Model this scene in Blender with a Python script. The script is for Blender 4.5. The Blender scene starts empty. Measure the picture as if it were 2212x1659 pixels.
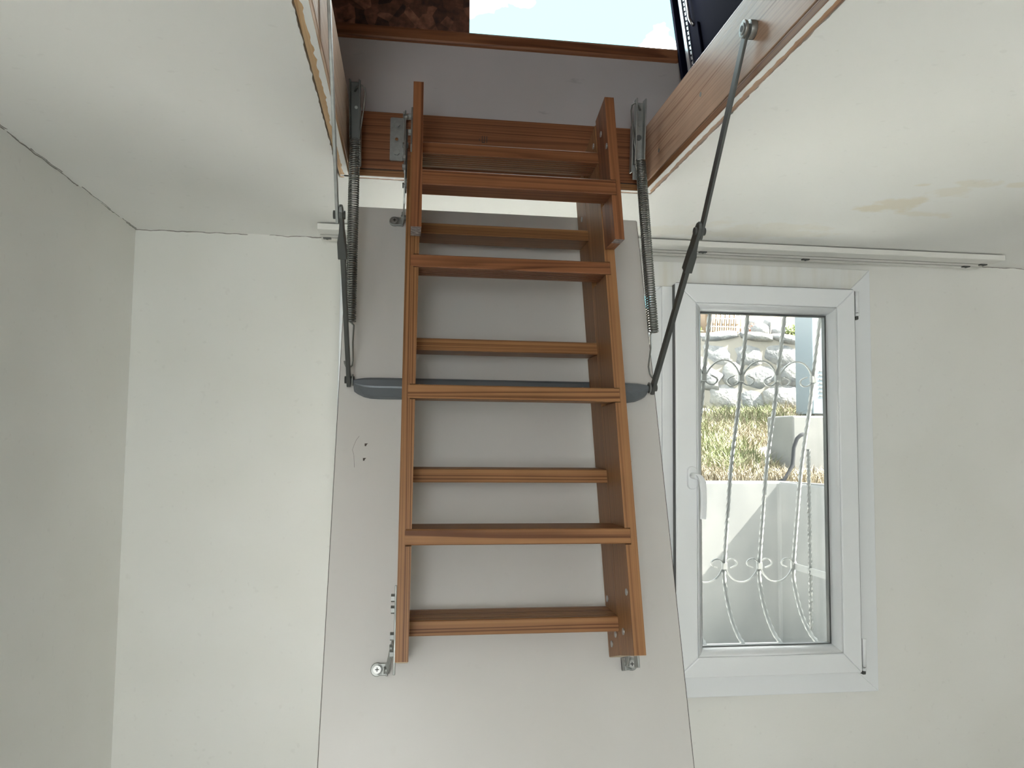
import bpy, bmesh, math, random
from mathutils import Matrix, Vector, noise
random.seed(7)
SC = bpy.context.scene
COL = SC.collection
H = 1.55                       # camera height above the floor; coordinates below are measured from the camera's height
UP = Matrix.Translation((0, 0, H))
sin, cos, tan, PI = math.sin, math.cos, math.tan, math.pi

# ------------------------------------------------------------------ camera
yaw, pitch, roll, FPX = math.radians(7.6852), math.radians(3.9821), math.radians(0.6206), 1645.0
fw = Vector((sin(yaw)*cos(pitch), cos(yaw)*cos(pitch), sin(pitch)))
rt = Vector((cos(yaw), -sin(yaw), 0)); up = rt.cross(fw)
r2 = rt*cos(roll) + up*sin(roll); u2 = up*cos(roll) - rt*sin(roll)
cd = bpy.data.cameras.new('camera'); cam = bpy.data.objects.new('camera', cd); COL.objects.link(cam)
cd.sensor_width = 36; cd.lens = FPX/2212*36; cd.clip_start = .02
cam.matrix_world = Matrix(((r2.x, u2.x, -fw.x, 0), (r2.y, u2.y, -fw.y, 0), (r2.z, u2.z, -fw.z, H), (0, 0, 0, 1)))
SC.camera = cam
SC.view_settings.view_transform = 'Standard'; SC.view_settings.look = 'None'
SC.view_settings.gamma = 1; SC.view_settings.use_curve_mapping = False
SC.view_settings.exposure = 0.42
SC.cycles.max_bounces = 10; SC.cycles.diffuse_bounces = 8; SC.cycles.glossy_bounces = 2; SC.cycles.transmission_bounces = 2; SC.cycles.transparent_max_bounces = 8
SC.cycles.caustics_reflective = False; SC.cycles.caustics_refractive = False

# ------------------------------------------------------------------ world, sun, daylight
wd = bpy.data.worlds.new('sky'); SC.world = wd; wd.use_nodes = True
nt = wd.node_tree; nt.nodes.clear()
def wn(t): return nt.nodes.new(t)
tc, mp, nz, rp, bg, wo = wn('ShaderNodeTexCoord'), wn('ShaderNodeMapping'), wn('ShaderNodeTexNoise'), wn('ShaderNodeValToRGB'), wn('ShaderNodeBackground'), wn('ShaderNodeOutputWorld')
mp.inputs['Scale'].default_value = (1, 1, 1.6); mp.inputs['Location'].default_value = (3.7,1.1,.6)
nz.inputs['Scale'].default_value = 4.2; nz.inputs['Detail'].default_value = 6
rp.color_ramp.elements[0].position = .485; rp.color_ramp.elements[0].color = (.083, .19, .21, 1)
rp.color_ramp.elements[1].position = .57; rp.color_ramp.elements[1].color = (1.95, 1.95, 1.93, 1)
nt.links.new(tc.outputs['Generated'], mp.inputs[0]); nt.links.new(mp.outputs[0], nz.inputs['Vector'])
nt.links.new(nz.outputs[0], rp.inputs[0]); nt.links.new(rp.outputs[0], bg.inputs[0]); nt.links.new(bg.outputs[0], wo.inputs[0])
bg.inputs[1].default_value = 7.5
sd = bpy.data.lights.new('sun', 'SUN'); sd.energy = 60.0; sd.angle = math.radians(.6); sd.color = (1, .95, .86)
sun = bpy.data.objects.new('sun', sd); COL.objects.link(sun)
sun.rotation_euler = Vector((-.62, .14, -.62)).to_track_quat('-Z', 'Y').to_euler()
def daylight(name, loc, look, sx, sy, power, color):
    ld = bpy.data.lights.new(name, 'AREA'); ld.shape = 'RECTANGLE'; ld.size = sx; ld.size_y = sy; ld.energy = power; ld.color = color
    o = bpy.data.objects.new(name, ld); COL.objects.link(o); o.location = Vector(loc)+Vector((0, 0, H))
    o.rotation_euler = Vector(look).to_track_quat('-Z', 'Z').to_euler(); return o
daylight('daylight_through_rear_window', (-.34, -1.56, -.05), (0, 1, 0), .5, .9, 11.5, (1, .985, .965))

# ------------------------------------------------------------------ materials
def mat(name, color=(.8, .8, .8), rough=.6, metal=0., spec=.5):
    m = bpy.data.materials.new(name); m.use_nodes = True
    b = m.node_tree.nodes['Principled BSDF']
    b.inputs['Base Color'].default_value = (*color, 1); b.inputs['Roughness'].default_value = rough
    b.inputs['Metallic'].default_value = metal; b.inputs['Specular IOR Level'].default_value = spec
    return m
class N:
    def __init__(s, m): s.t = m.node_tree; s.b = s.t.nodes['Principled BSDF']
    def n(s, typ, ins=None, **kw):
        x = s.t.nodes.new('ShaderNode'+typ)
        for k, v in kw.items(): setattr(x, k, v)
        for k, v in (ins or {}).items():
            if isinstance(v, bpy.types.NodeSocket): s.t.links.new(v, x.inputs[k])
            else: x.inputs[k].default_value = v
        return x
    def math(s, op, a, b=0., c=0.): return s.n('Math', {0: a, 1: b, 2: c}, operation=op).outputs[0]
    def mix(s, f, a, b, kind='MIX'):
        x = s.n('MixRGB', {0: f, 1: a, 2: b}, blend_type=kind); return x.outputs[0]
    def ramp(s, f, *stops):
        x = s.n('ValToRGB', {0: f}); e = x.color_ramp.elements
        while len(e) < len(stops): e.new(.5)
        for el, (p, c) in zip(e, stops): el.position = p; el.color = (*c, 1) if not isinstance(c, (int, float)) else (c, c, c, 1)
        return x.outputs[0]
    def noise(s, vec, scale, detail=3, rough=.5): return s.n('TexNoise', {'Vector': vec, 'Scale': scale, 'Detail': detail, 'Roughness': rough}).outputs[0]
    def link(s, a, b): s.t.links.new(a, s.b.inputs[b])
    def bump(s, h, strength=.2, dist=.002): s.link(s.n('Bump', {'Height': h, 'Strength': strength, 'Distance': dist}).outputs[0], 'Normal')

def wood_mat(name, light, dark, ring=.0034, rough=.5, seed=0, swirl=1.0, vary=.25):
    m = mat(name, light, rough, 0, .3); g = N(m)
    oc = g.n('TexCoord').outputs['Object']; rnd = g.n('ObjectInfo').outputs['Random']
    off = g.n('CombineXYZ', {0: g.math('MULTIPLY', rnd, 37.), 1: g.math('MULTIPLY_ADD', rnd, .05, .045), 2: g.math('MULTIPLY_ADD', rnd, -.09, .085)}).outputs[0]
    p = g.n('VectorMath', {0: oc, 1: off}, operation='ADD').outputs[0]
    q = g.n('Mapping', {0: p, 'Scale': (.05, 1, 1)}).outputs[0]
    low = g.noise(q, 22, 2)
    sp = g.n('SeparateXYZ', {0: q})
    r = g.n('VectorMath', {0: g.n('CombineXYZ', {1: sp.outputs[1], 2: sp.outputs[2]}).outputs[0]}, operation='LENGTH').outputs['Value']
    r = g.math('ADD', r, g.math('MULTIPLY', low, .016*swirl))
    rc = g.math('DIVIDE', r, ring)
    rc = g.math('ADD', rc, g.math('MULTIPLY', g.n('TexNoise', {'W': g.math('MULTIPLY', rc, .35), 'Scale': 1., 'Detail': 1.}, noise_dimensions='1D').outputs[0], 2.2))
    s_ = g.math('FRACT', rc)
    amp = g.ramp(g.n('TexNoise', {'W': g.math('FLOOR', rc), 'Scale': 3.7, 'Detail': 0.}, noise_dimensions='1D').outputs[0], (.3, .15), (.7, 1.))
    late = g.math('MULTIPLY', g.ramp(s_, (0, .25), (.15, 0.), (.5, .12), (.84, 1.), (.95, .9), (1, .25)), amp)
    streak = g.n('TexNoise', {'Vector': g.n('Mapping', {0: p, 'Scale': (1.2, 260, 260)}).outputs[0], 'Scale': 1., 'Detail': 3.}).outputs[0]
    late = g.math('ADD', g.math('MULTIPLY', late, .85), g.math('MULTIPLY', g.math('SUBTRACT', streak, .40), .95))
    col = g.ramp(late, (0, light), (.85, dark))
    fine = g.noise(g.n('Mapping', {0: p, 'Scale': (6, 420, 420)}).outputs[0], 1, 2)
    col = g.mix(.35, col, g.mix(fine, (.45, .42, .40, 1), (1.3, 1.3, 1.3, 1)), 'MULTIPLY')
    blot = g.noise(p, 9, 3)
    col = g.mix(vary, col, g.mix(blot, (.35, .33, .32, 1), (1.5, 1.5, 1.5, 1)), 'MULTIPLY')
    g.link(col, 'Base Color'); g.bump(s_, .12, .0006)
    return m
M = {}
M['wood'] = wood_mat('pine_varnish', (.345, .172, .073), (.125, .047, .017), .0034, .45, swirl=.6)
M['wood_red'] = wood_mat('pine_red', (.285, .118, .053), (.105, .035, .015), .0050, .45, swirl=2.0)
M['wood_pale'] = wood_mat('pine_skylit', (.58, .40, .28), (.30, .15, .085), .0060, .33, swirl=2.6, vary=.4)  # right lining: light from the sky opening put into a lighter wood colour
M['wood_left'] = wood_mat('pine_pale_skylit', (.74, .57, .42), (.46, .28, .17), .0055, .33, swirl=2.2, vary=.35)  # left lining: its brightness under the sky is painted as paler wood
M['wood_bare'] = wood_mat('pine_bare', (.62, .43, .25), (.42, .24, .11), .004, .7)
M['end_grain'] = mat('end_grain', (.26, .23, .22), .8)
g = N(M['end_grain']); oc = g.n('TexCoord').outputs['Object']
g.link(g.ramp(g.noise(oc, 160, 5), (.35, (.12, .10, .10)), (.65, (.40, .36, .35))), 'Base Color')

def paint(name, c, dirt=.12, rough=.6, scale=2.2):
    m = mat(name, c, rough); g = N(m); oc = g.n('NewGeometry').outputs['Position']
    n1 = g.noise(oc, scale, 2, .6); n2 = g.noise(oc, 60, 1)
    col = g.mix(g.ramp(n1, (.35, 0.), (.75, dirt)), (*c, 1), (c[0]*.80, c[1]*.78, c[2]*.70, 1))
    col = g.mix(g.ramp(n2, (.70, 0.), (.78, .10)), col, (.45, .43, .40, 1))
    g.link(col, 'Base Color')
    return m, g, oc, col
M['wall'], gw, ow, cw = paint('wall_paint', (.80, .797, .772), .30)
# crack along the ceiling joint and dirty patches in the back corner
def junction(g, oc, axis, pos, col, width=.0022, thr=.47, seed=3.):
    v = g.n('SeparateXYZ', {0: oc}).outputs[axis]
    wob = g.math('MULTIPLY', g.math('SUBTRACT', g.noise(oc, 26, 2), .5), .010)
    dd = g.math('ABSOLUTE', g.math('ADD', g.math('SUBTRACT', v, pos), wob))
    wv = g.math('MULTIPLY', g.noise(oc, 9+seed, 1), width*2)
    line = g.math('LESS_THAN', dd, wv)
    gate = g.math('GREATER_THAN', g.noise(oc, 5.3+seed, 2), thr)
    return g.mix(g.math('MULTIPLY', g.math('MULTIPLY', line, gate), .8), col, (.10, .085, .07, 1))
cw = junction(gw, ow, 2, H+.5225, cw, .0012, .46)
gw.link(cw, 'Base Color')
M['ceil'], gc, oc_, cc = paint('ceiling_paint', (.845, .842, .825), .18)
ns = gc.noise(oc_, 16, 4, .6)
stain = None
for (sx, sy, rx, ry, k) in ((1.07, 1.535, .075, .055, .75), (1.03, 1.56, .05, .04, .8), (1.115, 1.43, .05, .045, .42), (1.14, 1.375, .06, .03, .45), (1.22, 1.372, .03, .02, .5), (1.17, 1.59, .075, .03, .42), (.88, 1.78, .2, .09, .35), (.63, 1.83, .25, .06, .3), (1.04, 1.40, .02, .012, .55)):
    d_ = gc.n('VectorMath', {0: gc.n('VectorMath', {0: gc.n('VectorMath', {0: oc_, 1: (-sx, -sy, -H-.524)}, operation='ADD').outputs[0], 1: (1/rx, 1/ry, 0)}, operation='MULTIPLY').outputs[0]}, operation='LENGTH').outputs['Value']
    f_ = gc.math('MULTIPLY', gc.ramp(gc.math('ADD', d_, gc.math('MULTIPLY', gc.math('SUBTRACT', ns, .5), 2.6)), (.55, 1.), (.95, 0.)), k)
    stain = f_ if stain is None else gc.math('MAXIMUM', stain, f_)
cc = gc.mix(gc.math('MULTIPLY', stain, .55), cc, (.70, .59, .38, 1))
cc = junction(gc, oc_, 0, -.704, cc, .0013, .44, 1.)
gc.link(cc, 'Base Color')
M['board'], gb, ob, cb = paint('panel_laminate', (.565, .55, .53), .15, .42, 5)
M['attic_wall'], ga, oa, ca = paint('shaft_paint', (.50, .475, .485), .25, .7, 6)
stre = ga.noise(ga.n('Mapping', {0: oa, 'Rotation': (0, .5, 0), 'Scale': (14, 14, 55)}).outputs[0], 1, 4, .6)
ga.link(ga.mix(ga.ramp(stre, (.66, 0.), (.74, .35)), ca, (.25, .24, .25, 1)), 'Base Color')
M['pvc'] = mat('white_pvc', (.80, .82, .84), .3)
M['pvc_stained'] = mat('stained_white_pvc', (.78, .775, .74), .4)
g = N(M['pvc_stained']); oc = g.n('NewGeometry').outputs['Position']
g.link(g.mix(g.ramp(g.noise(g.n('Mapping', {0: oc, 'Scale': (22, 1, 2.5)}).outputs[0], 1, 4), (.45, 0.), (.7, .5)), (.77, .775, .76, 1), (.62, .58, .47, 1)), 'Base Color')
M['gasket'] = mat('gasket', (.06, .065, .065), .5)
M['rail'] = mat('rail_white', (.74, .735, .70), .4)
M['steel'] = mat('galvanised_steel', (.36, .37, .36), .45, .8)
g = N(M['steel']); oc = g.n('TexCoord').outputs['Object']
g.link(g.mix(g.noise(oc, 120, 4), (.24, .25, .24, 1), (.44, .45, .43, 1)), 'Base Color'); g.link(g.ramp(g.noise(oc, 60, 3), (.3, .35), (.7, .6)), 'Roughness')
M['dark_steel'] = mat('dull_dark_steel', (.12, .125, .12), .5, .75)
M['spring'] = mat('spring_steel', (.22, .225, .21), .36, .85)
M['bar'] = mat('grey_bar_paint', (.135, .15, .165), .38, .3)
M['screw'] = mat('zinc_screw', (.45, .45, .44), .4, .8)
M['black'] = mat('black', (.012, .012, .012), .6)
M['navy'] = mat('navy_black_lid', (.0025, .003, .011), .9, 0, .04)
M['bright_metal'] = mat('bright_metal', (.55, .55, .56), .3, .9)
M['chip'] = mat('chipped_hole', (.07, .055, .045), .9)
M['floor'] = mat('floor_tile', (.56, .555, .545), .5)
M['osb'] = mat('strand_board', (.2, .09, .06), .7)
g = N(M['osb']); oc = g.n('TexCoord').outputs['Object']
vo = g.n('TexVoronoi', {'Vector': g.n('Mapping', {0: oc, 'Scale': (38, 38, 22), 'Rotation': (0, .5, 0)}).outputs[0], 'Scale': 1.}, feature='F1')
g.link(g.mix(.8, g.ramp(g.n('SeparateXYZ', {0: vo.outputs['Color']}).outputs[0], (0, (.05, .022, .015)), (.6, (.20, .085, .05)), (1, (.33, .15, .09))), g.ramp(g.noise(oc, 70, 4), (.3, .25), (.7, 1.2)), 'MULTIPLY'), 'Base Color')
M['attic_dark'] = mat('attic_timber', (.13, .08, .055), .8)
def glass():
    m = bpy.data.materials.new('window_glass'); m.use_nodes = True; t = m.node_tree; t.nodes.clear()
    o = t.nodes.new('ShaderNodeOutputMaterial'); tr = t.nodes.new('ShaderNodeBsdfTransparent'); gl = t.nodes.new('ShaderNodeBsdfGlossy')
    mx = t.nodes.new('ShaderNodeMixShader'); fr = t.nodes.new('ShaderNodeFresnel'); fr.inputs[0].default_value = 1.3
    tr.inputs[0].default_value = (.96, .965, .96, 1); gl.inputs['Roughness'].default_value = .02
    t.links.new(fr.outputs[0], mx.inputs[0]); t.links.new(tr.outputs[0], mx.inputs[1]); t.links.new(gl.outputs[0], mx.inputs[2]); t.links.new(mx.outputs[0], o.inputs[0])
    return m
M['glass'] = glass()
M['iron'] = mat('grey_white_iron', (.135, .138, .136), .8)
M['concrete'] = mat('white_render', (.5, .5, .5), .85)
g = N(M['concrete']); oc = g.n('NewGeometry').outputs['Position']
g.link(g.mix(g.noise(g.n('Mapping', {0: oc, 'Scale': (3, 3, 1.2)}).outputs[0], 2.2, 4, .58), (.048, .051, .053, 1), (.108, .108, .105, 1)), 'Base Color')
M['concrete2'] = mat('grey_concrete', (.34, .34, .32), .9)
g = N(M['concrete2']); oc = g.n('NewGeometry').outputs['Position']
g.link(g.mix(g.noise(oc, 7, 5), (.062, .063, .062, 1), (.10, .098, .092, 1)), 'Base Color')
M['yard'] = mat('pale_yard_concrete', (.84, .83, .80), .9)
M['mortar'] = mat('mortar', (.16, .148, .128), .9)
M['stone'] = mat('limestone', (.5, .5, .5), .85)
g = N(M['stone']); oc = g.n('NewGeometry').outputs['Position']
st = g.ramp(g.noise(oc, 9, 6, .65), (.32, (.075, .08, .088)), (.5, (.13, .13, .132)), (.7, (.19, .187, .175)))
g.link(g.mix(.5, st, g.mix(g.n('ObjectInfo').outputs['Random'], (.75, .8, .85, 1), (1.1, 1.07, 1.02, 1)), 'MULTIPLY'), 'Base Color'); g.bump(g.noise(oc, 22, 5), .6, .03)
M['soil'] = mat('dry_soil', (.17, .14, .10), .95)
M['grass'] = mat('grass_blades', (.3, .3, .1), .8)
g = N(M['grass']); g.link(g.n('VertexColor', layer_name='Col').outputs[0], 'Base Color')
M['leaf'] = mat('shrub_leaf', (.12, .15, .04), .7)
M['wicker'] = mat('wicker_brown', (.17, .12, .08), .8)
M['wire'] = mat('white_wire', (.35, .35, .34), .5)
M['post'] = mat('pale_blue_metal', (.10, .12, .135), .5)
M['hose'] = mat('dark_hose', (.016, .017, .019), .9, 0, .1)
M['flower'] = mat('red_flower', (.30, .10, .06), .7)

# ------------------------------------------------------------------ mesh helpers
class MB:
    def __init__(s): s.v = []; s.f = []; s.sm = []
    def add(s, vs, fs, smooth=False):
        o = len(s.v); s.v += [tuple(v) for v in vs]; s.f += [tuple(i+o for i in f) for f in fs]; s.sm += [smooth]*len(fs); return s
    def box(s, x0, x1, y0, y1, z0, z1):
        return s.add([(x, y, z) for z in (z0, z1) for y in (y0, y1) for x in (x0, x1)], [(0, 2, 3, 1), (4, 5, 7, 6), (0, 1, 5, 4), (2, 6, 7, 3), (0, 4, 6, 2), (1, 3, 7, 5)])
    def obox(s, mtx, x0, x1, y0, y1, z0, z1):
        return s.add([mtx @ Vector((x, y, z)) for z in (z0, z1) for y in (y0, y1) for x in (x0, x1)], [(0, 2, 3, 1), (4, 5, 7, 6), (0, 1, 5, 4), (2, 6, 7, 3), (0, 4, 6, 2), (1, 3, 7, 5)])
    def loft(s, la, lb, smooth=False, caps=True):
        n = len(la); fs = [(i, (i+1) % n, n+(i+1) % n, n+i) for i in range(n)]
        o = s.add(list(la)+list(lb), fs, smooth)
        if caps: s.add(la, [tuple(range(n))]); s.add(lb, [tuple(range(n))])
        return s
    def tube(s, pts, r, n=8, caps=True, closed=False):
        pts = [Vector(p) for p in pts]; m = len(pts); rad = r if isinstance(r, (list, tuple)) else [r]*m
        vs = []; prev = None
        for i, p in enumerate(pts):
            a = pts[max(i-1, 0)]; b = pts[min(i+1, m-1)]; t = (b-a).normalized()
            if prev is None:
                u = t.orthogonal().normalized()
            else:
                u = prev - t*prev.dot(t); u.normalize()
            prev = u; w = t.cross(u)
            vs += [p + (u*cos(2*PI*k/n)+w*sin(2*PI*k/n))*rad[i] for k in range(n)]
        fs = [(i*n+k, i*n+(k+1) % n, (i+1)*n+(k+1) % n, (i+1)*n+k) for i in range(m-1) for k in range(n)]
        s.add(vs, fs, True)
        if caps: s.add(vs[:n], [tuple(range(n))[::-1]]); s.add(vs[-n:], [tuple(range(n))])
        return s
    def cyl(s, a, b, r, n=16): return s.tube([a, b], r, n)
    def hexb(s, a, b, r): return s.tubeflat([a, b], r, 6)
    def tubeflat(s, pts, r, n):
        k = len(s.sm); s.tube(pts, r, n); s.sm[k:] = [False]*(len(s.sm)-k); return s
    def strap(s, pts, wdir, w, th):
        """flat strap: rectangle w (along wdir) x th swept along pts"""
        pts = [Vector(p) for p in pts]; wd_ = Vector(wdir).normalized(); rings = []
        for i, p in enumerate(pts):
            t = (pts[min(i+1, len(pts)-1)]-pts[max(i-1, 0)]).normalized(); w_ = (wd_-t*wd_.dot(t)).normalized(); h_ = t.cross(w_)
            rings.append([p+w_*a*w/2+h_*b*th/2 for a, b in ((-1, -1), (1, -1), (1, 1), (-1, 1))])
        for a, b in zip(rings, rings[1:]): s.add(a+b, [(k, (k+1) % 4, 4+(k+1) % 4, 4+k) for k in range(4)])
        s.add(rings[0], [(0, 1, 2, 3)]); s.add(rings[-1], [(3, 2, 1, 0)]); return s

WORLD = {}
def setw(o, Mw, parent):
    WORLD[o.name] = Mw
    if parent is not None:
        o.parent = parent; o.matrix_basis = WORLD[parent.name].inverted() @ Mw
    else: o.matrix_basis = Mw
def tag(o, label=None, cat=None, group=None, kind=None):
    if label: o['label'] = label
    if cat: o['category'] = cat
    if group: o['group'] = group
    if kind: o['kind'] = kind
    return o
def empty(name, loc, parent=None, **kw):
    o = bpy.data.objects.new(name, None); COL.objects.link(o); o.empty_display_size = .05
    setw(o, UP @ Matrix.Translation(loc), parent); return tag(o, **kw)
def mesh_of(name, mb, m, center=True, bevel=0.):
    off = Vector((0, 0, 0))
    if center:
        lo = [min(v[i] for v in mb.v) for i in range(3)]; hi = [max(v[i] for v in mb.v) for i in range(3)]
        off = Vector([(a+b)/2 for a, b in zip(lo, hi)])
    me = bpy.data.meshes.new(name); me.from_pydata([Vector(v)-off for v in mb.v], [], mb.f)
    me.polygons.foreach_set('use_smooth', mb.sm)
    bm = bmesh.new(); bm.from_mesh(me)
    bmesh.ops.remove_doubles(bm, verts=bm.verts, dist=1e-6); bmesh.ops.recalc_face_normals(bm, faces=bm.faces)
    bm.to_mesh(me); bm.free()
    for x in (m if isinstance(m, (list, tuple)) else [m]): me.materials.append(M[x])
    return me, off
def obj(name, mb, m, parent=None, frame=None, bevel=0., **kw):
    me, off = mesh_of(name, mb, m)
    o = bpy.data.objects.new(name, me); COL.objects.link(o)
    setw(o, UP @ (frame if frame is not None else Matrix.Identity(4)) @ Matrix.Translation(off), parent)
    if bevel:
        b = o.modifiers.new('edge', 'BEVEL'); b.width = bevel; b.segments = 2; b.limit_method = 'ANGLE'; b.angle_limit = .9
    return tag(o, **kw)
def frame(o, ex, ey, ez):
    m = Matrix.Identity(4)
    for i, c in enumerate((ex, ey, ez, o)):
        for k in range(3): m[k][i] = c[k]
    return m
def wbox(name, m, parent, x, y, z, axis=0, bevel=.0012, **kw):
    """timber box with its grain along `axis` (0 x, 1 y, 2 z)"""
    X, Y, Z = Vector((1, 0, 0)), Vector((0, 1, 0)), Vector((0, 0, 1)); c = Vector((sum(x)/2, sum(y)/2, sum(z)/2))
    h = [(x[1]-x[0])/2, (y[1]-y[0])/2, (z[1]-z[0])/2]
    f = {0: frame(c, X, Y, Z), 1: frame(c, Y, Z, X), 2: frame(c, Z, X, Y)}[axis]; hh = h[axis:]+h[:axis]
    return obj(name, MB().box(-hh[0], hh[0], -hh[1], hh[1], -hh[2], hh[2]), m, parent, f, bevel, **kw)

# ------------------------------------------------------------------ the room
ZC, YB, XL, XR, YF, ZF = .524, 2.04, -.706, 2.6, -1.5, -H
obj('floor', MB().box(XL-.2, XR+.2, YF-.2, YB+.2, ZF-.1, ZF), 'floor', kind='structure', label='plain floor of the small white room')
# ceiling with the ragged-edged hatch hole
HX0, HX1, HY0, HY1 = -.1505, .506, .318, 1.5535
def rag(a, b, n, amp):
    out = []
    for i in range(n+1):
        t = i/n; p = Vector(a).lerp(Vector(b), t)
        k = noise.noise(Vector((p.x*60, p.y*60, 2.1)))*amp + noise.noise(Vector((p.x*230, p.y*230, 5.)))*amp*.7
        d = (Vector(b)-Vector(a)).normalized(); q = Vector((-d.y, d.x, 0))
        out.append(p + q*(k if 0 < i < n else 0))
    return out
cB = [Vector((HX0, HY0, ZC)), Vector((HX1, HY0, ZC)), Vector((HX1, HY1, ZC)), Vector((HX0, HY1, ZC))]
oB = [Vector((XL-.2, YF-.2, ZC)), Vector((XR+.2, YF-.2, ZC)), Vector((XR+.2, YB+.2, ZC)), Vector((XL-.2, YB+.2, ZC))]
mb = MB()
for i in range(4):
    e = rag(cB[i], cB[(i+1) % 4], 160 if i % 2 else 80, .0022)
    mb.add([oB[i], oB[(i+1) % 4]]+e[::-1], [tuple(range(len(e)+2))])
    n = len(e); mb.add(e+[v+Vector((0, 0, .02)) for v in e], [(k, k+1, n+k+1, n+k) for k in range(n-1)])
    c2 = [cB[i]+Vector((0, 0, .02)), cB[(i+1) % 4]+Vector((0, 0, .02))]
    mb.add([oB[i]+Vector((0, 0, .12)), oB[(i+1) % 4]+Vector((0, 0, .12)), c2[1]+Vector((0, 0, .1)), c2[0]+Vector((0, 0, .1))], [(0, 1, 2, 3)])
obj('ceiling', mb, 'ceil', kind='structure', label='white ceiling with a tan water stain around the hatch hole')
obj('wall_left', MB().box(XL-.2, XL, YF-.2, YB+.2, ZF, ZC), 'wall', kind='structure', label='plain off-white wall on the left')
obj('wall_right', MB().box(XR, XR+.2, YF-.2, YB+.2, ZF, ZC), 'wall', kind='structure', label='plain off-white wall out of view on the right')
WX0, WX1, WZ0, WZ1 = -.17, 1.30, -.68, .478       # hole for the window
def holed(y0, y1, wx0, wx1, wz0, wz1):
    return MB().box(XL, wx0, y0, y1, ZF, ZC).box(wx1, XR, y0, y1, ZF, ZC).box(wx0, wx1, y0, y1, ZF, wz0).box(wx0, wx1, y0, y1, wz1, ZC)
obj('wall_back', MB().box(XL, WX0, YB, YB+.2, ZF, ZC).box(WX1, XR, YB, YB+.2, ZF, ZC).box(.70, WX1, YB, YB+.2, ZF, WZ0).box(WX0, .70, YB, YB+.2, ZF, -1.48).box(WX0, WX1, YB, YB+.2, WZ1, ZC), 'wall', kind='structure', label='off-white back wall with the white window')
obj('wall_front', holed(YF-.2, YF, -.66, -.04, -.6, .46), 'wall', kind='structure', label='wall behind the viewer with a window opening')
obj('sun_block_slab', MB().box(-1.4, 4.2, YF-1.3, YF-.2, .50, .62), 'wall', kind='structure', label='added unseen slab keeping the sun out of the rear window')  # added out of view so no sun enters the rear window

# ------------------------------------------------------------------ window
w = empty('window_1', (.72, YB, -.70), kind='structure', label='white plastic window with a handled right sash beside a left pane enlarged unseen to door height for daylight')
FX0, FX1, FZ0, FZ1 = -.185, 1.3135, -.6955, .4935
LX0, LX1, LZ0, LZ1 = -.135, .690, -1.46, .423       # opening of the fixed left pane, enlarged unseen to door height for daylight
SX0, SX1, SZ0, SZ1 = .7205, 1.252, -.638, .430     # right sash
def mitre(name, m, outer, inner, y0, y1, parent, bev=.0015, yin=None):
    """four mitred profile bars; yin = depth of the inner edge when the profile slopes"""
    ox0, ox1, oz0, oz1 = outer; ix0, ix1, iz0, iz1 = inner; yi = y0 if yin is None else yin
    O = [(ox0, oz0), (ox1, oz0), (ox1, oz1), (ox0, oz1)]; I = [(ix0, iz0), (ix1, iz0), (ix1, iz1), (ix0, iz1)]
    for i in range(4):
        a, b, c, d = O[i], O[(i+1) % 4], I[(i+1) % 4], I[i]
        gx = .00025
        mb = MB()
        fr = [(a[0], y0, a[1]), (b[0], y0, b[1]), (c[0], yi, c[1]), (d[0], yi, d[1])]
        mb.loft(fr, [(p[0], y1, p[2]) for p in fr])
        obj(name, mb, m, parent, None, bev)
# outer frame: left, right, bottom, top and mullion
yF0 = 2.018
def quad_bar(name, m, c, y0, y1, **kw):
    return obj(name, MB().loft([(x, y0, z) for x, z in c], [(x, y1, z) for x, z in c]), m, w, None, .002, **kw)
IXF = SX1-.012
quad_bar('frame_top', 'pvc_stained', [(FX0, FZ1), (FX1, FZ1), (IXF, LZ1), (FX0, LZ1)], yF0, 2.09, label='grubby yellowed top rail of the window frame')
quad_bar('frame_side', 'pvc', [(FX1-.0004, FZ1-.0004), (FX1-.0004, FZ0), (IXF, -.632), (IXF, LZ1)], yF0, 2.09)
quad_bar('frame_bottom', 'pvc', [(SX0+.012, FZ0), (FX1, FZ0), (IXF, -.632), (SX0+.012, -.632)], yF0, 2.09)
obj('added_door_sill', MB().box(FX0, SX0+.012, yF0, 2.09, -1.52, LZ0), 'pvc', w, None, .002)
obj('frame_side', MB().box(FX0, LX0, yF0, 2.09, LZ0, LZ1), 'pvc', w, None, .002)
obj('mullion', MB().box(LX1, SX0+.012, yF0, 2.09, LZ0, LZ1), 'pvc', w, None, .002)
# fixed left glazing
mitre('glazing_bead', 'pvc', (LX0, LX1, LZ0, LZ1), (LX0+.024, LX1-.024, LZ0+.024, LZ1-.024), yF0+.004, 2.05, w, .003, 2.04)
obj('pane', MB().box(LX0+.02, LX1-.02, 2.043, 2.047, LZ0+.02, LZ1-.02), 'glass', w)
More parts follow.
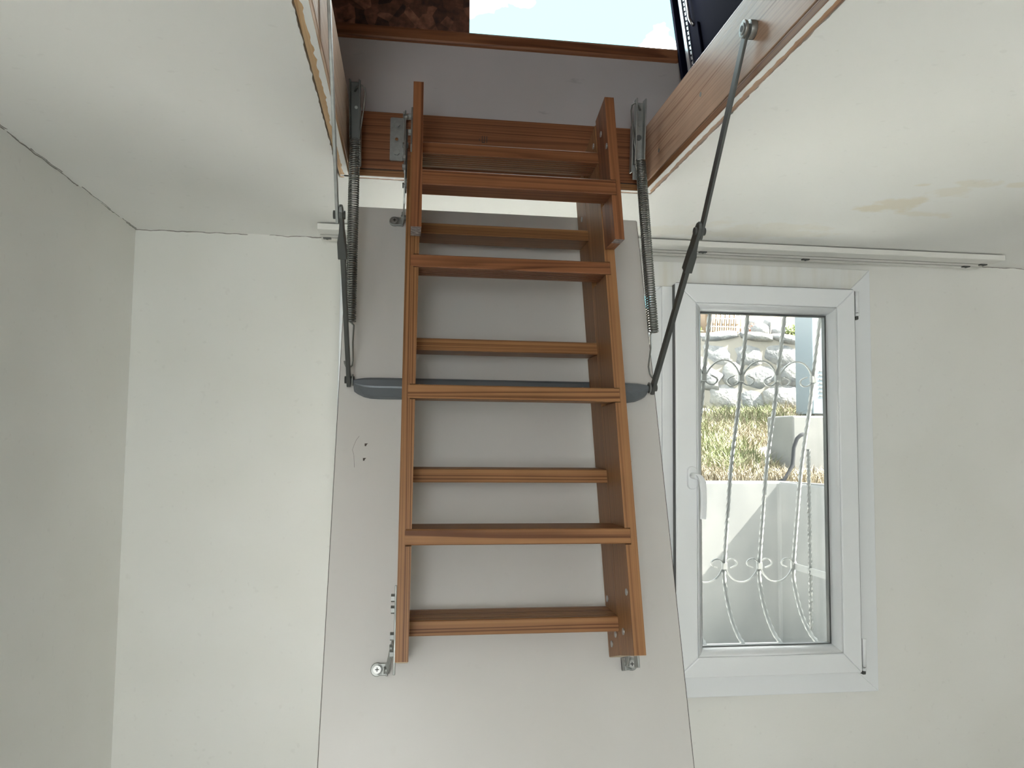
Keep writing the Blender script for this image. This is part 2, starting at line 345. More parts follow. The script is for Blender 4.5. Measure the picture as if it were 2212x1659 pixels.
# opening right sash
sash = empty('sash', (SX0, 2.0, SZ0), w)
IX0, IX1, IZ0, IZ1 = .781, 1.198, -.584, .3765
mitre('sash_rail', 'pvc', (SX0, SX1, SZ0, SZ1), (IX0, IX1, IZ0, IZ1), 1.996, 2.06, sash, .0035)
def bead(outer, w_, y0, y1, parent):
    # rounded bead: three sloping facets
    prev = outer; steps = ((.25, .04), (.6, .25), (.85, .58), (1., 1.)); py = y0
    ox0, ox1, oz0, oz1 = outer
    O = [(ox0, oz0), (ox1, oz0), (ox1, oz1), (ox0, oz1)]
    S = [(1, 1), (-1, 1), (-1, -1), (1, -1)]
    for i in range(4):
        j = (i+1) % 4; mb = MB(); ra = []
        for (u, vv) in ((0, 0),)+steps:
            ra.append([(O[i][0]+S[i][0]*w_*u, y0+(y1-y0)*vv, O[i][1]+S[i][1]*w_*u), (O[j][0]+S[j][0]*w_*u, y0+(y1-y0)*vv, O[j][1]+S[j][1]*w_*u)])
        flat = [p for r_ in ra for p in r_]
        mb.add(flat, [(2*k, 2*k+1, 2*k+3, 2*k+2) for k in range(len(ra)-1)], True)
        back = [(p[0], y1+.006, p[2]) for p in (flat[0], flat[1], flat[-1], flat[-2])]
        mb.add([flat[0], flat[1], back[1], back[0]], [(0, 1, 2, 3)]); mb.add([flat[-2], flat[-1], back[2], back[3]], [(0, 1, 2, 3)])
        mb.add(back, [(0, 1, 2, 3)])
        mb.add(flat[0::2]+[back[3], back[0]], [tuple(range(len(ra)+2))]); mb.add(flat[1::2]+[back[2], back[1]], [tuple(range(len(ra)+2))])
        obj('glazing_bead', mb, 'pvc', parent)
bead((IX0+.0006, IX1-.0006, IZ0+.0006, IZ1-.0006), .0195, 1.9985, 2.024, sash)
mitre('gasket', 'gasket', (IX0+.019, IX1-.019, IZ0+.019, IZ1-.019), (IX0+.0225, IX1-.0245, IZ0+.0225, IZ1-.0245), 2.024, 2.04, sash, 0)
obj('pane', MB().box(IX0+.01, IX1-.01, 2.031, 2.035, IZ0+.01, IZ1-.01), 'glass', sash)
obj('pane', MB().box(IX0+.01, IX1-.01, 2.049, 2.053, IZ0+.01, IZ1-.01), 'glass', sash)
for x0 in (SX0-.0012, SX1+.0002): obj('sash_gap_shade', MB().box(x0, x0+.001, 1.9995, 2.0185, SZ0+.004, SZ1-.004), 'gasket', sash)  # dark strips that paint the shade in the gaps around the sash
obj('sash_gap_shade', MB().box(SX0+.004, SX1-.004, 1.9995, 2.0185, SZ1+.0002, SZ1+.001), 'gasket', sash)
# handle
hd = empty('handle', (.764, 1.995, -.105), sash)
def rrect(x0, x1, z0, z1, r, y, n=6):
    out = []
    for cx, cz, a0 in ((x1-r, z1-r, 0), (x0+r, z1-r, 90), (x0+r, z0+r, 180), (x1-r, z0+r, 270)):
        out += [(cx+r*cos(math.radians(a0+90*k/n)), y, cz+r*sin(math.radians(a0+90*k/n))) for k in range(n+1)]
    return out
obj('handle_plate', MB().loft(rrect(.7505, .7775, -.1365, -.0735, .0125, 1.997), rrect(.7515, .7765, -.1355, -.0745, .012, 1.986)), 'pvc', hd, None, .0015)
mb = MB().tube([(.763, 1.988, -.099), (.763, 1.965, -.099), (.765, 1.957, -.1)], .0085, 14)
rings = [(.760, 1.956, -.092, .012, .012), (.770, 1.953, -.098, .015, .012), (.777, 1.951, -.112, .0175, .010), (.779, 1.950, -.14, .017, .009), (.780, 1.952, -.175, .0165, .008), (.780, 1.956, -.2125, .0165, .0075)]
prev = None
for (cx, cy, cz, ww, dd) in rings:
    tilt = .35 if prev is None else 0
    ring = [(cx-ww/2+.003*0, cy-dd/2, cz), (cx+ww/2, cy-dd/2, cz), (cx+ww/2, cy+dd/2, cz), (cx-ww/2, cy+dd/2, cz)]
    if prev: mb.loft(prev, ring, False, False)
    else: mb.add(ring, [(0, 1, 2, 3)])
    prev = ring
mb.add(prev, [(0, 1, 2, 3)])
obj('handle_lever', mb, 'pvc', hd, None, .0025)
for z0, z1 in ((.352, .4246), (-.6345, -.5465)):
    h = empty('hinge', (1.26, 2.0, z0), sash)
    obj('hinge_barrel', MB().cyl((1.2605, 2.0, z0+.012), (1.2605, 2.0, z1), .0055, 14).cyl((1.2605, 2.0, z0+.002), (1.2605, 2.0, z0+.010), .006, 14), 'pvc', h)
    obj('hinge_pin', MB().cyl((1.2605, 2.0, z0-.006), (1.2605, 2.0, z1-.002), .003, 10).box(1.2545, 1.262, 1.998, 2.012, z0-.008, z0+.001), 'dark_steel', h)
# dark line where the frame meets the wall below
obj('dark_joint', MB().box(.70, FX1, 2.036, 2.0405, FZ0-.0022, FZ0), 'chip', w)
# rear window (behind the viewer)
w2 = empty('window_2', (-.29, YF, -.6), kind='structure', label='window behind the viewer')
obj('frame_side', MB().box(-.66, -.63, YF-.1, YF-.04, -.6, .46), 'pvc', w2); obj('frame_side', MB().box(-.07, -.04, YF-.1, YF-.04, -.6, .46), 'pvc', w2)
obj('frame_top', MB().box(-.63, -.07, YF-.1, YF-.04, .43, .46), 'pvc', w2); obj('frame_bottom', MB().box(-.63, -.07, YF-.1, YF-.04, -.6, -.57), 'pvc', w2)

# ------------------------------------------------------------------ curtain rail on the ceiling
cr = empty('curtain_rail', (.7, 1.97, .514), label='long white grooved curtain rail fixed to the ceiling above the window', cat='curtain rail')
prof = [(1.922, .524), (1.922, .5205), (1.892, .5205), (1.892, .508), (1.894, .506), (1.941, .506), (1.941, .5066), (1.931, .5066), (1.931, .5225), (1.9595, .5225), (1.9595, .5066), (1.949, .5066), (1.949, .506),
        (1.970, .506), (1.970, .5066), (1.9635, .5066), (1.9635, .5225), (1.992, .5225), (1.992, .5066), (1.978, .5066), (1.978, .506), (2.004, .506), (2.010, .512), (2.010, .524)]
RX0, RX1 = -.233, 1.64
obj('rail_profile', MB().loft([(RX0, y, z) for y, z in prof], [(RX1, y, z) for y, z in prof]), 'rail', cr)
for gx, gy in ((1.092, 1.975), (1.615, 1.9455), (1.585, 1.975), (.78, 1.9455), (-.217, 1.975)):
    obj('glider', MB().box(gx-.010, gx+.010, gy-.0055, gy+.0055, .5030, .5062).cyl((gx, gy, .505), (gx, gy, .501), .003, 8), 'dark_steel', cr)

# ------------------------------------------------------------------ hatch lining
hf = empty('hatch_frame', (.18, .95, ZC), label='pine lining boards framing the open loft hatch in the ceiling', cat='hatch frame')
LT = .659
wbox('lining_board', 'wood_left', hf, (-.148, -.129), (.33, 1.549), (.5385, LT), 1)
wbox('lining_board', 'wood_pale', hf, (.485, .504), (.33, 1.549), (.5385, LT), 1)
wbox('lining_board', 'wood_red', hf, (-.1288, .4848), (1.530, 1.549), (.5385, LT-.002), 0)
wbox('lining_board', 'wood_red', hf, (-.1288, .4848), (.33, .349), (.5385, LT), 0)
wbox('rebate_strip', 'wood_bare', hf, (-.148, -.1295), (.33, 1.549), (.523, .5362), 1, .0008)
wbox('rebate_strip', 'wood', hf, (.4855, .504), (.33, 1.549), (.523, .5362), 1, .0008)
wbox('rebate_strip', 'wood', hf, (-.1294, .4854), (1.5305, 1.549), (.523, .5362), 0, .0008)
wbox('rebate_strip', 'wood', hf, (-.1294, .4854), (.33, .3485), (.523, .5362), 0, .0008)
obj('gap_seal', MB().box(-.147, -.132, .335, 1.545, .5355, .539).box(.488, .503, .335, 1.545, .5355, .539).box(-.13, .486, 1.533, 1.548, .5355, .539), 'chip', hf)
def skin(a0, a1, along, fixed, width, amp, seed, n=140):
    """thin paint skin on the underside: straight on one side, flaked on the other"""
    mb = MB(); A = []; B = []
    for i in range(n+1):
        t = a0+(a1-a0)*i/n
        k = width*(.50+amp*(.45*noise.noise(Vector((t*9, seed, 0)))+.35*noise.noise(Vector((t*60, seed, 3.)))+.2*noise.noise(Vector((t*190, seed, 3.)))))
        k = max(.002, min(abs(width)*.98, abs(k)))*(1 if width > 0 else -1)
        p, q = fixed, fixed+k
        A.append((p, t) if along == 'y' else (t, p)); B.append((q, t) if along == 'y' else (t, q))
    z0, z1 = .5222, .5231
    vs = [(x, y, z) for z in (z0, z1) for L in (A, B) for (x, y) in L]; m_ = n+1
    fs = []
    for i in range(n):
        fs += [(i, i+1, m_+i+1, m_+i), (2*m_+i, 2*m_+i+1, 3*m_+i+1, 3*m_+i), (i, i+1, 2*m_+i+1, 2*m_+i), (m_+i, m_+i+1, 3*m_+i+1, 3*m_+i)]
    return mb.add(vs, fs)
obj('paint_skin', skin(.34, 1.548, 'y', .486, .018, .45, 1.), 'ceil', hf)
obj('paint_skin', skin(.34, 1.548, 'y', -.130, -.018, .5, 4.), 'ceil', hf)
obj('paint_skin', skin(-.146, .50, 'x', 1.531, .017, .3, 8.), 'ceil', hf)
# steel hinge plate screwed to the back lining and its hex bolts
hp = empty('hinge_plate', (-.035, 1.53, .6), hf)
obj('plate', MB().loft(rrect(-.049, -.022, .556, .6455, .003, 1.5296), rrect(-.049, -.022, .556, .6455, .003, 1.5266)).box(-.0235, -.0205, 1.505, 1.529, .558, .650), 'steel', hp)
for bz in (.6307, .5718): obj('hex_bolt', MB().hexb((-.0352, 1.528, bz), (-.0352, 1.5222, bz), .0058), 'steel', hp)
obj('plate_hole', MB().cyl((-.0356, 1.527, .6007), (-.0356, 1.5262, .6007), .0032, 14), 'wood', hp)
# faint stamped mark on the back lining
mk = MB()
for x_, w_, z0_, z1_ in ((.1329, .0012, .609, .614), (.1388, .0014, .606, .620), (.1435, .0014, .606, .620), (.1482, .0014, .606, .620), (.1411, .0050, .6055, .607)):
    mk.box(x_-w_/2, x_+w_/2, 1.5297, 1.5303, z0_, z1_)
obj('stamp_mark', mk, 'chip', hf, label='faint dark stamped letters')
# screw dimples and a knot in the right lining
for (yy, zz) in ((1.215, .59), (.93, .615), (1.435, .575)):
    obj('screw_dimple', MB().cyl((.4852, yy, zz), (.4845, yy, zz), .0042, 14), 'steel', hf)

# ------------------------------------------------------------------ loft shaft above
obj('wall_shaft_back', MB().box(-.35, .62, 1.556, 1.60, .53, .835), 'attic_wall', kind='structure', label='scuffed grey-white upstand above the back of the hatch')
tb = wbox('trim_1', 'wood_red', None, (-.35, .572), (1.548, 1.60), (.821, .851), 0, .006); tag(tb, 'brown timber kerb along the top of the shaft wall', None, None, 'structure')
obj('wall_shaft_left', MB().box(-.39, -.35, .12, 1.60, .53, 1.75), 'attic_dark', kind='structure', label='dark timber side of the loft shaft')
obj('wall_shaft_front', MB().box(-.39, .70, .08, .12, .53, 1.75), 'attic_dark', kind='structure', label='dark timber front of the loft shaft')
obj('wall_light_block', MB().box(.66, .70, .12, 1.75, .53, 1.75), 'attic_dark', kind='structure', label='dark unseen panel behind the lid, added to block light')  # unseen, added to block light from the right of the shaft
obj('ceiling_sun_block', MB().box(-.39, .70, .08, 1.62, 1.75, 1.79), 'attic_dark', kind='structure', label='dark unseen cover over the loft shaft, added to keep the sun out')  # unseen cover, added so the sun cannot reach down the shaft
ob_ = wbox('strand_board', 'osb', None, (-.35, .1115), (1.562, 1.580), (.851, 1.75), 2, .001)
tag(ob_, 'dark reddish strand board standing on the kerb beside the sky', 'board')
lid = empty('roof_hatch_lid', (.58, 1.3, .56), label='dark navy metal lid standing open at the right of the sky', cat='hatch lid')
def edge_y(z): return 1.532+(z-.781)*.31
def strip(off0, off1, x0, x1, z0, z1): # slanted strip parallel to the lid's free edge
    a = [(x0, edge_y(z0)-off1, z0), (x0, edge_y(z0)-off0, z0), (x0, edge_y(z1)-off0, z1), (x0, edge_y(z1)-off1, z1)]
    return MB().loft(a, [(x1, y, z) for _, y, z in a])
obj('lid_panel', strip(0, 1.1, .578, .60, .545, 1.6), 'navy', lid, None, .002)
obj('lid_flange', strip(0, .012, .566, .578, .545, 1.6), 'navy', lid, None, .001)
obj('edge_strip', strip(.024, .038, .5745, .578, .545, 1.6), 'bright_metal', lid)
sb = MB()
obj('seal_strip', strip(.046, .053, .5755, .578, .545, 1.6), 'bright_metal', lid, label='studded bright seal strip')
for k in range(60):
    z = .56+k*.013; sb.cyl((.5756, edge_y(z)-.0495, z), (.5745, edge_y(z)-.0495, z), .0022, 6)
o_ = obj('seal_studs', sb, 'navy', lid); o_['kind'] = 'stuff'
obj('lid_latch', MB().tube([(.577, edge_y(.93)-.074, .945), (.570, edge_y(.93)-.075, .935), (.570, edge_y(.88)-.0755, .885), (.577, edge_y(.87)-.078, .868)], .0035, 8), 'bright_metal', lid)
obj('lid_rib', strip(.100, .106, .572, .578, .56, .86), 'navy', lid, None, .002)

# ------------------------------------------------------------------ trapdoor panel and ladder frames
TH = math.radians(17.6); XV = Vector((1, 0, 0))
T0 = Vector((0, 1.5445, .463)); d0 = Vector((0, -sin(TH), -cos(TH))); n0 = Vector((0, -cos(TH), sin(TH)))
BF = frame(T0, XV, n0, d0)                       # local (x, s off the panel, t down the panel)
bp = empty('trapdoor_panel', T0+Vector((.172, 0, 0)), label='off-white hatch door panel hanging down behind the wooden ladder', cat='trapdoor')
obj('panel', MB().box(-.128, .472, -.034, 0, 0, 1.175), 'board', bp, BF, .0012)
obj('panel_edging', MB().box(-.1287, -.1281, -.033, -.0006, .002, 1.174), 'chip', bp, BF)
obj('panel_edging', MB().box(.4721, .4727, -.033, -.0006, .002, 1.174), 'chip', bp, BF)
# grey steel cross bar on the panel
bar = empty('cross_bar', T0+Vector((.172, 0, 0))+d0*.4+n0*.02, bp)
def barsec(x, k, lo=0.):
    # cross-section (s,t): flat web with a rolled top lip and sloping foot; k scales it towards the end tab
    pts = [(.0005, .3825), (.026, .3835), (.0285, .3855), (.030, .389), (.030, .4015), (.0285, .4045), (.012, .4155), (.0005, .4165)]
    return [(x, s_*1., .392+(t_-.392)*k) for s_, t_ in pts]
secs = [(-.1005, .42), (-.094, .62), (-.082, .86), (-.070, .97), (-.055, 1.), (.399, 1.), (.414, .97), (.430, .86), (.444, .62), (.4515, .42)]
mb = MB(); R_ = [barsec(*q) for q in secs]
for a, b in zip(R_, R_[1:]): mb.loft(a, b, False, False)
mb.add(R_[0], [tuple(range(8))]); mb.add(R_[-1], [tuple(range(8))])
obj('bar', mb, 'bar', bar, BF, .001)
for xx in (.018, .322): obj('bar_screw', MB().cyl((xx, .029, .4015), (xx, .0318, .4015), .0048, 14), 'screw', bar, BF)
# old screw holes, a crack and clips on the panel
def pxmark(x, t, w_, h_): return MB().box(x-w_/2, x+w_/2, -.0006, .0004, t-h_/2, t+h_/2)
for x, t in ((-.0745, .5035), (-.0765, .5305), (.4075, .508), (.4105, .534)):
    mbx = MB().add([(x-.003, .0003, t-.0025), (x+.003, .0003, t-.0028), (x+.001, .0003, t-.001), (x-.0005, .0003, t+.0025), (x-.0028, .0003, t+.0022)], [(0, 1, 2, 3, 4)])
    mbx.loft([(a, .0003, c) for a, _, c in mbx.v[:5]], [(a, -.001, c) for a, _, c in mbx.v[:5]])
    obj('screw_hole', mbx, 'chip', bp, BF)
crk = [(-.0875, .487), (-.0925, .4945), (-.096, .504), (-.0985, .513), (-.096, .521), (-.0945, .533), (-.0935, .545)]
obj('hairline_crack', MB().tube([(x, .0001, t) for x, t in crk], .0002, 5), 'chip', bp, BF)
def clip(x, t, side):
    """pressed-steel clip screwed to the panel, holding the end of a ladder bracket"""
    c = empty('ladder_clip', T0+Vector((x, 0, 0))+d0*t, bp)
    pts = [(x-.013*side*-1, t)]
    base = [(x+(.0105*cos(a)), 0, t+.0105*sin(a)) for a in [2*PI*k/18 for k in range(18)]]
    mb = MB().loft(base, [(a, .006, c_) for a, _, c_ in base])
    mb.box(min(x, x+side*.017), max(x, x+side*.017), 0., .006, t-.0095, t+.0095)
    mb.box(min(x+side*.014, x+side*.017), max(x+side*.014, x+side*.017), 0, .024, t-.0105, t+.0105)
    obj('clip_body', mb, 'steel', c, BF, .001)
    obj('clip_screw', MB().cyl((x, .005, t), (x, .0085, t), .0062, 16), 'screw', c, BF)
    obj('screw_slot', MB().box(x-.0032, x+.0032, .0083, .0088, t-.0007, t+.0007).box(x-.0007, x+.0007, .0083, .0088, t-.0032, t+.0032), 'black', c, BF)
clip(-.0425, .882, 1); clip(.3800, .885, -1); clip(-.0365, .0335, 1)

# ------------------------------------------------------------------ three folded ladder sections
LAD = empty('loft_ladder', T0+Vector((.17, 0, 0))+d0*.874+n0*.1, label='brown varnished pine loft ladder, its three sections folded together', cat='ladder')
def section_frame(base, bdir, bn, t_p, s_off, delta):
    dd = bdir*cos(delta)-bn*sin(delta); nn = bn*cos(delta)+bdir*sin(delta)
    O = base+bdir*t_p+bn*s_off-dd*t_p
    return O, dd, nn
OA, dA, nA = T0+n0*.040, d0, n0
OB, dB, nB = section_frame(T0, d0, n0, .874, .1125, math.radians(2.2))
OC, dC, nC = section_frame(OB, dB, nB, .225, .083, math.radians(1.2))
DEP = .0715; DC = .055
def stringer(parent, O, d, n, xo, xi, t0, t1, treads, hT, th, dep, m='wood', nd=.009, cut=0., sh=0., fill=0., fill1=0.):
    sg = 1 if xi > xo else -1; xn = xi-sg*nd
    def loop(s):
        L = [(xo, t0), (xi, t0)]
        for tf in treads:
            ta = tf-(dep-s)*tan(th); tb_ = ta+hT
            L += [(xi, ta-.0006), (xn, ta-.0006), (xn, tb_+.0012), (xi, tb_+.0012)]
        te = t1-(dep-s)*tan(th)*cut
        L += [(xi, te), (xo, te)]
        return [(t, x+sh*(t1-t)/(t1-t0), s if s > 0 else -(fill1+(fill-fill1)*(t1-t)/(t1-t0))) for x, t in L]          # local X along the length
    f = frame(O, d, XV, n)
    return obj('stringer', MB().loft(loop(0), loop(dep)), m, parent, f)
def tread(parent, O, d, n, x0, x1, tf, hT, th, dep, grooved, m='wood', proud=.0004):
    k = tan(th); s0, s1 = .002, dep+proud
    tt = lambda s: tf-(dep-s)*k
    ch = .0016; top = []; bot = []
    top = [(s0, tt(s0)), (s1-ch, tt(s1-ch)), (s1, tt(s1)+ch)]
    bot = [(s1, tt(s1)+hT-ch), (s1-ch, tt(s1-ch)+hT), (s0, tt(s0)+hT)]
    gs = [.012+i*.0095 for i in range(6)]
    if grooved == 'bottom':
        bot = [(s1, tt(s1)+hT-ch), (s1-ch, tt(s1-ch)+hT)]
        for gq in reversed(gs): bot += [(gq+.0040, tt(gq+.004)+hT), (gq+.0035, tt(gq+.0035)+hT-.0024), (gq+.0005, tt(gq+.0005)+hT-.0024), (gq, tt(gq)+hT)]
        bot += [(s0, tt(s0)+hT)]
    elif grooved == 'top':
        top = [(s0, tt(s0))]
        for gq in gs: top += [(gq, tt(gq)), (gq+.0005, tt(gq+.0005)+.0024), (gq+.0035, tt(gq+.0035)+.0024), (gq+.004, tt(gq+.004))]
        top += [(s1-ch, tt(s1-ch)), (s1, tt(s1)+ch)]
    P = top+bot
    f = frame(O, XV, n, d)
    return obj('tread', MB().loft([(x0, s, t) for s, t in P], [(x1, s, t) for s, t in P]), m, parent, f)
def screwhead(parent, O, d, n, x, s, t, side=-1, r=.0052):
    f = frame(O, XV, n, d)
    return obj('screw_head', MB().cyl((x-side*.0005, s, t), (x+side*.0012, s, t), r, 16).cyl((x+side*.001, s, t), (x+side*.0014, s, t), r*.35, 8), 'screw', parent, f)
xo, xi, yo, yi = -.0125, .0062, .3520, .3332
secA = empty('ladder_section', OA+d0*.4+Vector((.17, 0, 0)), LAD, label='rear section fixed to the panel')
tA = [.104, .341, .577, .8155]; hA = .0232
stringer(secA, OA, dA, nA, xo, xi, -.035, .8735, tA, hA, TH, DEP); stringer(secA, OA, dA, nA, yo, yi, -.035, .8735, tA, hA, TH, DEP)
for t in tA: tread(secA, OA, dA, nA, xi-.0085, yi+.0085, t, hA, TH, DEP, 'top')
secB = empty('ladder_section', OB+dB*.4+Vector((.17, 0, 0)), LAD, label='middle section folded flat over the rear one')
tB = [.0012, .2278, .4602, .6888]; hB = .0236; thB = TH-math.radians(2.2)
stringer(secB, OB, dB, nB, xo, xi, -.058, .874, tB, hB, thB, DEP, sh=.0075, fill=.0345); stringer(secB, OB, dB, nB, yo, yi, -.058, .874, tB, hB, thB, DEP, fill=.0345)
for i, t in enumerate(tB): tread(secB, OB, dB, nB, xi-.0085, yi+.0085, t, hB, thB, DEP, 'bottom', 'wood_red' if i < 2 else 'wood')  # dimmer light near the top put into colour: upper treads in darker pine
secC = empty('ladder_section', OC+dC*.1+Vector((.17, 0, 0)), LAD, label='short front section with one tread')
thC = thB-math.radians(1.2); tC = [.1058]; hC = .0284
cxo, cxi, cyo, cyi = -.0033, .0140, .3505, .3338
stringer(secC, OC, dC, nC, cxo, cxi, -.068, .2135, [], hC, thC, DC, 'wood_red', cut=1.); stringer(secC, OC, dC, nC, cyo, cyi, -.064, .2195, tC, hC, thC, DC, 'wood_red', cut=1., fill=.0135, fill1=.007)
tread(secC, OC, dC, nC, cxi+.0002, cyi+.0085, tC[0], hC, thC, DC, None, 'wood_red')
fC = frame(OC, dC, XV, nC)
for te, a, b in ((.2135, cxo, cxi), (.2195, cyi, cyo)):
    q_ = [(te-(DC-s_)*tan(thC), x_, s_) for x_, s_ in ((a+.0003, .0005), (b-.0003, .0005), (b-.0003, DC-.0005), (a+.0003, DC-.0005))]
    obj('end_grain', MB().loft(q_, [(t_+.0007, x_, s_) for t_, x_, s_ in q_]), 'end_grain', secC, fC, label='grey weathered stringer end')
M['pale_end'] = mat('pale_end', (.52, .42, .29), .8)
for (O, d, n, par) in ((OA, dA, nA, secA), (OB, dB, nB, secB)):
    for a, b in ((xo, xi), (yi, yo)):
        obj('end_grain', MB().box(.8737, .8745, a+.0004, b-.0004, .0006, DEP-.0006), 'pale_end', par, frame(O, d, XV, n))
# screw heads on the inner faces
for s, t in ((.0357, .0557), (.0166, .783), (.052, .8414), (.0245, .8547)): screwhead(secA, OA, dA, nA, yi, s, t)
for s, t in ((.058, .783), (.025, .8392), (.052, -.026)): screwhead(secB, OB, dB, nB, yi, s, t)
for s, t in ((.016, -.014), (.046, .032)): screwhead(secC, OC, dC, nC, cyi, s, t)
# steel straps and hinge arms on the outer faces
def hinge_side(x, side):
    fB = frame(OB, XV, nB, dB); fA = frame(OA, XV, nA, dA)
    h = empty('fold_hinge', OB+dB*.83+Vector((x, 0, 0)), LAD)
    obj('strap', MB().box(min(x, x+side*.003), max(x, x+side*.003), .004, .026, .765, .892), 'steel', h, fB, .0008)
    for t in (.783, .800, .838, .862): obj('hex_bolt', MB().hexb((x+side*.003, .015, t), (x+side*.0085, .015, t), .0062), 'steel', h, fB)
    k = empty('panel_bracket', OA+dA*.86+Vector((x, 0, 0)), LAD)
    obj('bracket_arm', MB().strap([(x+side*.004, .045, .846), (x+side*.008, .030, .861), (x+side*.0125, -.004, .878), (x+side*.0140, -.026, .883)], (0, 0, 1), .017, .003), 'steel', k, fA, .0006)
    obj('rivet', MB().cyl((x+side*.002, .036, .853), (x+side*.010, .036, .853), .0055, 14), 'steel', k, fA)
    obj('rivet', MB().cyl((x+side*.010, -.020, .8835), (x+side*.019, -.020, .8835), .0055, 14), 'steel', k, fA)
hinge_side(xo, -1); hinge_side(yo, 1)
# upper left hinge gear linking the ladder to the back lining
hg = empty('top_hinge_arm', (-.0175, 1.45, .5), LAD)
obj('link_plate', MB().strap([(-.0185, 1.513, .652), (-.0185, 1.500, .548), (-.0180, 1.46, .515)], (0, 1, .3), .016, .003), 'steel', hg, None, .0006)
obj('link_plate', MB().strap([(-.0165, 1.462, .523), (-.0175, 1.482, .455), (-.0185, 1.500, .430), (-.0195, 1.512, .428)], (0, 1, .2), .013, .003), 'steel', hg, None, .0006)
for p in ((-.018, 1.508, .640), (-.018, 1.503, .580), (-.0175, 1.462, .521), (-.0165, 1.470, .487), (-.0185, 1.502, .432)):
    obj('rivet', MB().cyl((p[0]-.005, p[1], p[2]), (p[0]+.006, p[1], p[2]), .0055, 14), 'steel', hg)
fB = frame(OB, XV, nB, dB); fC2 = frame(OC, XV, nC, dC)
obj('side_plate', MB().loft([(xo-.003, .012+.018*cos(a), .045+.024*sin(a)) for a in [2*PI*k/20 for k in range(20)]], [(xo, .012+.018*cos(a), .045+.024*sin(a)) for a in [2*PI*k/20 for k in range(20)]]).box(xo-.003, xo, .006, .024, -.06, .04), 'dark_steel', hg, fB, .0005)
obj('side_plate', MB().box(cxo-.003, cxo, .012, .034, -.032, .045), 'steel', hg, fC2, .001)
for t in (-.02, .012): obj('hex_bolt', MB().hexb((cxo-.003, .022, t), (cxo-.0075, .022, t), .0055), 'steel', hg, fC2)
for t in (.035, .015): obj('hex_bolt', MB().hexb((xo-.003, .04, t), (xo-.008, .04, t), .0055), 'steel', hg, fB)

# ------------------------------------------------------------------ folding support arms
def arm(side, label):
    if side > 0: U, J, Lw = Vector((.4735, 1.0098, .5926)), Vector((.4650, 1.166, .3365)), Vector((.4615, 1.404, .0966))
    else: U, J, Lw = Vector((-.1185, .988, .628)), Vector((-.1142, 1.166, .3350)), Vector((-.1098, 1.4085, .1005))
    a = empty('support_arm', U, label=label, cat='support arm')
    sx = Vector((side, 0, 0)); wdir = (0, 1, .6)
    e = (J-U).normalized(); f_ = (Lw-J).normalized()
    obj('upper_link', MB().strap([U-e*.008, J+e*.012], wdir, .015, .0045), 'steel' if side < 0 else 'dark_steel', a, None, .0008)
    Jo = J-sx*.005
    obj('lower_link', MB().strap([Jo+f_*.035, Lw-sx*.0+f_*.012], wdir, .014, .0075), 'dark_steel', a, None, .001)
    mb = MB(); pr = None
    q = f_.cross(sx).normalized()
    for (u, wv, dv, ox) in ((-.016, .0035, .004, .001), (-.010, .0085, .0045, .001), (0, .0105, .005, .001), (.012, .0105, .005, .001), (.030, .0105, .0065, .0), (.044, .0095, .010, -.001), (.075, .0090, .011, -.001)):
        c = Jo+f_*u-sx*ox; ring = [c+q*a_*wv+sx*b_*dv/1.6 for a_, b_ in ((-1, -1), (1, -1), (1, 1), (-1, 1))]
        if pr: mb.loft(pr, ring, False, False)
        else: mb.add(ring, [(0, 1, 2, 3)])
        pr = ring
    mb.add(pr, [(0, 1, 2, 3)])
    obj('joint_sleeve', mb, 'dark_steel', a, None, .0012)
    obj('rivet', MB().cyl(J-sx*.012, J+sx*.006, .0065, 16), 'dark_steel', a)
    wall = Vector((.485 if side > 0 else -.129, U.y, U.z))
    obj('pivot_boss', MB().cyl(U+sx*.002, wall, .0135, 24), 'steel', a, None, .001)
    obj('pivot_washer', MB().cyl(U-sx*.0065, U-sx*.002, .0125, 24).cyl(U-sx*.008, U-sx*.006, .0085, 20), 'steel', a, None, .0008)
    obj('pivot_socket', MB().cyl(U-sx*.0084, U-sx*.0079, .0045, 12), 'black', a)
    obj('rivet', MB().cyl(Lw-sx*.010, Lw+sx*.007, .0068, 18), 'dark_steel', a)
    obj('washer', MB().cyl(Lw-sx*.0085, Lw-sx*.006, .0105, 20), 'steel', a)
    return U, J, Lw
arm(1, 'jointed dark steel support arm on the right, crossing in front of the window')
arm(-1, 'jointed steel support arm on the left, bolted to the pale lining')

